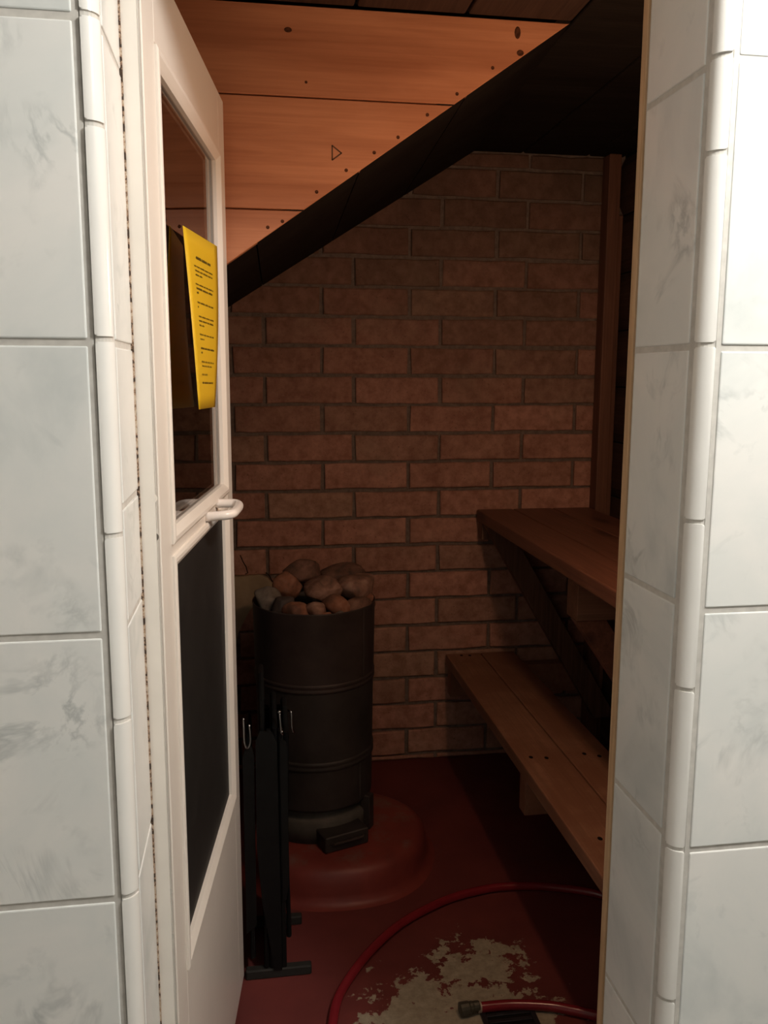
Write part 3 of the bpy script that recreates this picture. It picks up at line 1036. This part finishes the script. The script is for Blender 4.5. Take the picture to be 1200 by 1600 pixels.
# ------------------------------------------------------------------ benches
def plank(name, x0, x1, y0, y1, z0, z1, mat, parent, org, bev=0.004):
    bm = bmesh.new()
    box(bm, (x0 - org[0], y0 - org[1], z0 - org[2]), (x1 - org[0], y1 - org[1], z1 - org[2]), bev, 2)
    return new_obj(name, bm, mat, parent)

UO = (1.04, 2.1, 0.0)
ub = empty('upper_bench', UO)
UZ = 0.946
ux = [0.797, 0.932, 1.080, 1.222]
for i in range(3):
    plank('plank', ux[i] + 0.0012, ux[i + 1] - 0.0012, 1.22, 2.985, UZ - 0.040, UZ, M_BENCHU, ub, UO)
def arm(parent, org, name, x0, x1, y0, y1, z0, z1, mat):
    return plank(name, x0, x1, y0, y1, z0, z1, mat, parent, org, 0.002)
arm(ub, UO, 'cross_arm', 0.803, 1.288, 2.925, 2.975, 0.845, UZ - 0.041, M_BRACE)
arm(ub, UO, 'cross_arm', 0.835, 1.288, 2.09, 2.165, 0.785, UZ - 0.041, M_ARM)
def brace(parent, org, p0, p1, w, y0, y1, mat):
    """diagonal brace in an x-z plane, its ends cut level"""
    (xa, za), (xb, zb) = p0, p1
    bm = bmesh.new()
    pts = [(xa, za), (xa + w, za), (xb + w, zb), (xb, zb)]
    prism(bm, [(x - org[0], z - org[2]) for x, z in pts], 'y', y0 - org[1], y1 - org[1])
    es = list(bm.edges)
    bmesh.ops.bevel(bm, geom=es, offset=0.002, segments=1, affect='EDGES')
    return new_obj('brace', bm, mat, parent)
brace(ub, UO, (0.805, 0.900), (1.235, 0.170), 0.085, 2.885, 2.924, M_BRACE)
brace(ub, UO, (0.835, 0.784), (1.205, 0.235), 0.085, 2.095, 2.14, M_BENCHU)
thing(ub, 'upper dark brown plank bench on diagonal braces against the brick wall', 'bench')

LO = (0.82, 2.1, 0.0)
lb = empty('lower_bench', LO)
LZ = 0.410
lx = [0.690, 0.822, 0.950]
for i in range(2):
    plank('plank', lx[i] + 0.0012, lx[i + 1] - 0.0012, 1.22, 2.985, LZ - 0.038, LZ, M_BENCHL, lb, LO)
arm(lb, LO, 'cross_beam', 0.700, 1.284, 2.065, 2.112, 0.262, LZ - 0.039, M_BENCHL)
arm(lb, LO, 'cross_beam', 0.700, 1.284, 2.935, 2.984, 0.262, LZ - 0.039, M_BENCHL)
arm(lb, LO, 'cross_beam', 0.700, 1.284, 1.245, 1.292, 0.262, LZ - 0.039, M_BENCHL)
for y in (2.113, 1.293):
    arm(lb, LO, 'leg', 1.225, 1.284, y, y + 0.04, 0.0, LZ - 0.039, M_BRACE)
# dark nail holes in pairs across the planks
for (x, y) in [(0.745, 2.96), (0.775, 2.955), (0.725, 2.10), (0.765, 2.09), (0.745, 1.68), (0.770, 1.63), (0.875, 2.10), (0.91, 2.08)]:
    bm = bmesh.new()
    lathe(bm, [(0.0001, 0.0006), (0.0055, 0.0006), (0.006, -0.002)], 10)
    o = new_obj('nail_head', bm, M_GAP, lb)
    o.location = (x - LO[0], y - LO[1], LZ)
    o.scale = (1.0, 1.4, 1)
thing(lb, 'lower worn brown bench of two planks in front of the upper bench', 'bench')

# ------------------------------------------------------------------ folded black stand with handles
FO = (0.03, 1.98, 0.0)
stand = empty('folded_fire_screen', FO)
def fpt(p):
    return Vector(p) - Vector(FO)
panels = [(-0.020, 1.895, 2.105, 0.60, 0.05), (0.012, 1.885, 2.105, 0.725, 0.03), (0.040, 1.885, 2.11, 0.655, 0.03), (0.066, 1.905, 2.11, 0.635, 0.09)]
for x, y0, y1, zt, zb in panels:
    bm = bmesh.new()
    zz = zb
    pts = [(x, y0, zz), (x, y1, zz), (x, y1, zt - 0.03), (x, (y0 + y1) / 2 + 0.03, zt), (x, (y0 + y1) / 2 - 0.03, zt), (x, y0, zt - 0.03)]
    tube(bm, [fpt(p) for p in pts], 0.0065, 8, closed=True)
    pf = new_obj('panel_frame', bm, M_BLACK, stand)
    bm = bmesh.new()
    a = [(y0 - FO[1], zz), (y1 - FO[1], zz), (y1 - FO[1], zt - 0.03), ((y0 + y1) / 2 + 0.03 - FO[1], zt), ((y0 + y1) / 2 - 0.03 - FO[1], zt), (y0 - FO[1], zt - 0.03)]
    prism(bm, a, 'x', x - 0.0025 - FO[0], x + 0.0025 - FO[0])
    new_obj('sheet', bm, M_BLACK, pf)
for y, xa, xb in ((1.888, -0.038, 0.118), (2.082, -0.020, 0.106)):
    bm = bmesh.new()
    box(bm, (xa - FO[0], y - 0.011 - FO[1], 0.0), (xb - FO[0], y + 0.011 - FO[1], 0.024), 0.003)
    new_obj('foot_bar', bm, M_BAR, stand)
for x in (0.026, 0.053):
    bm = bmesh.new()
    box(bm, (x - 0.006 - FO[0], 1.880 - FO[1], 0.022), (x + 0.006 - FO[0], 1.900 - FO[1], 0.62), 0.002)
    new_obj('upright', bm, M_BLACK, stand)
    bm = bmesh.new()
    box(bm, (x - 0.006 - FO[0], 2.075 - FO[1], 0.022), (x + 0.006 - FO[0], 2.095 - FO[1], 0.60), 0.002)
    new_obj('upright', bm, M_BLACK, stand)
for y, poly in ((1.880, [(-0.034, 0.56), (-0.026, 0.585), (-0.012, 0.585), (-0.008, 0.56), (-0.010, 0.14), (-0.034, 0.12)]),
                (1.872, [(-0.004, 0.60), (0.006, 0.625), (0.034, 0.62), (0.044, 0.59), (0.048, 0.024), (0.030, 0.024), (0.004, 0.20), (-0.006, 0.34)]),
                (1.876, [(0.0505, 0.60), (0.064, 0.595), (0.068, 0.57), (0.066, 0.24), (0.060, 0.20), (0.0515, 0.20)])):
    bm = bmesh.new()
    prism(bm, poly, 'y', y, y + 0.005)
    bmesh.ops.translate(bm, verts=bm.verts, vec=-Vector(FO))
    new_obj('guard_plate', bm, M_BLACK, stand)
for pts in ([(-0.030, 1.885, 0.655), (-0.029, 1.875, 0.63), (-0.028, 1.872, 0.60), (-0.022, 1.874, 0.585), (-0.015, 1.876, 0.60), (-0.017, 1.878, 0.64)],
            [(0.051, 1.885, 0.668), (0.052, 1.876, 0.655), (0.0535, 1.872, 0.635), (0.055, 1.872, 0.622), (0.058, 1.874, 0.612)],
            [(0.072, 1.895, 0.662), (0.078, 1.885, 0.660), (0.079, 1.882, 0.63), (0.083, 1.886, 0.610)]):
    bm = bmesh.new()
    tube(bm, [fpt(p) for p in catmull(pts, 5)], 0.0026, 8)
    new_obj('wire_handle', bm, M_CHROME, stand, smooth=True)
for x, z in ((0.051, 0.668), (0.0555, 0.620)):
    bm = bmesh.new()
    bmesh.ops.create_uvsphere(bm, u_segments=10, v_segments=6, radius=0.0045)
    o = new_obj('rivet', bm, M_CHROME, stand, smooth=True)
    o.location = fpt((x, 1.872, z))
thing(stand, 'narrow black iron fire screen folded flat beside the open door', 'fire screen')

# ------------------------------------------------------------------ hose
HO = (0.45, 1.9, 0.0)
hose = empty('garden_hose', HO)
HR = 0.0115
hp = [(0.140, 1.55), (0.145, 1.64), (0.152, 1.70), (0.171, 1.773), (0.212, 1.849), (0.274, 1.934), (0.363, 2.023), (0.486, 2.098), (0.584, 2.130), (0.677, 2.140), (0.80, 2.12),
      (0.93, 2.06), (1.01, 1.95), (1.02, 1.82), (0.96, 1.71), (0.86, 1.64), (0.76, 1.628), (0.700, 1.652), (0.645, 1.676), (0.56, 1.694), (0.478, 1.697)]
bm = bmesh.new()
tube(bm, [(p.x - HO[0], p.y - HO[1], HR + 0.0005) for p in catmull([(x, y, 0) for x, y in hp], 8)], HR, 12)
new_obj('tubing', bm, M_HOSE, hose, smooth=True)
bm = bmesh.new()
cp = [(0.0, 0.0105), (0.001, 0.0155), (0.014, 0.0155), (0.016, 0.0135), (0.020, 0.0135), (0.022, 0.0125), (0.030, 0.0125), (0.031, 0.0115)]
pts = []
rad = []
for t_, r_ in cp:
    pts.append((0.436 + t_ * 1.5 - HO[0], 1.692 + t_ * 0.15 - HO[1], 0.0158))
    rad.append(r_)
tube(bm, pts, rad, 14)
cpl = new_obj('coupling', bm, M_COUP, hose)
cpl['label'] = 'grimy dark hose coupling'
bm = bmesh.new()
tube(bm, [(0.478 - HO[0], 1.6965 - HO[1], 0.0135), (0.486 - HO[0], 1.697 - HO[1], 0.0130)], 0.0128, 12)
new_obj('ferrule', bm, plain('pale_ferrule', (0.45, 0.36, 0.28), 0.5, 0.5), cpl)
thing(hose, 'red rubber hose curving over the peeling red floor', 'hose')

# ------------------------------------------------------------------ floor drain
DO = (0.545, 1.64, 0.0)
drain = empty('floor_drain', DO)
bm = bmesh.new()
w, t_, h = 0.062, 0.012, 0.006
box(bm, (-w, -w, 0.0003), (w, -w + t_, h), 0.001)
box(bm, (-w, w - t_, 0.0003), (w, w, h), 0.001)
box(bm, (-w, -w + t_, 0.0003), (-w + t_, w - t_, h), 0.001)
box(bm, (w - t_, -w + t_, 0.0003), (w, w - t_, h), 0.001)
new_obj('rim', bm, M_DRAIN, drain)
for i in range(5):
    y = -0.040 + i * 0.02
    bm = bmesh.new()
    box(bm, (-w + t_, y - 0.005, 0.0005), (w - t_, y + 0.005, 0.005), 0.001)
    new_obj('bar', bm, M_DRAIN, drain)
bm = bmesh.new()
box(bm, (-w + t_, -w + t_, 0.0003), (w - t_, w - t_, 0.001))
new_obj('sump', bm, M_GAP, drain)
thing(drain, 'square dark iron floor drain grate under the end of the hose', 'drain')
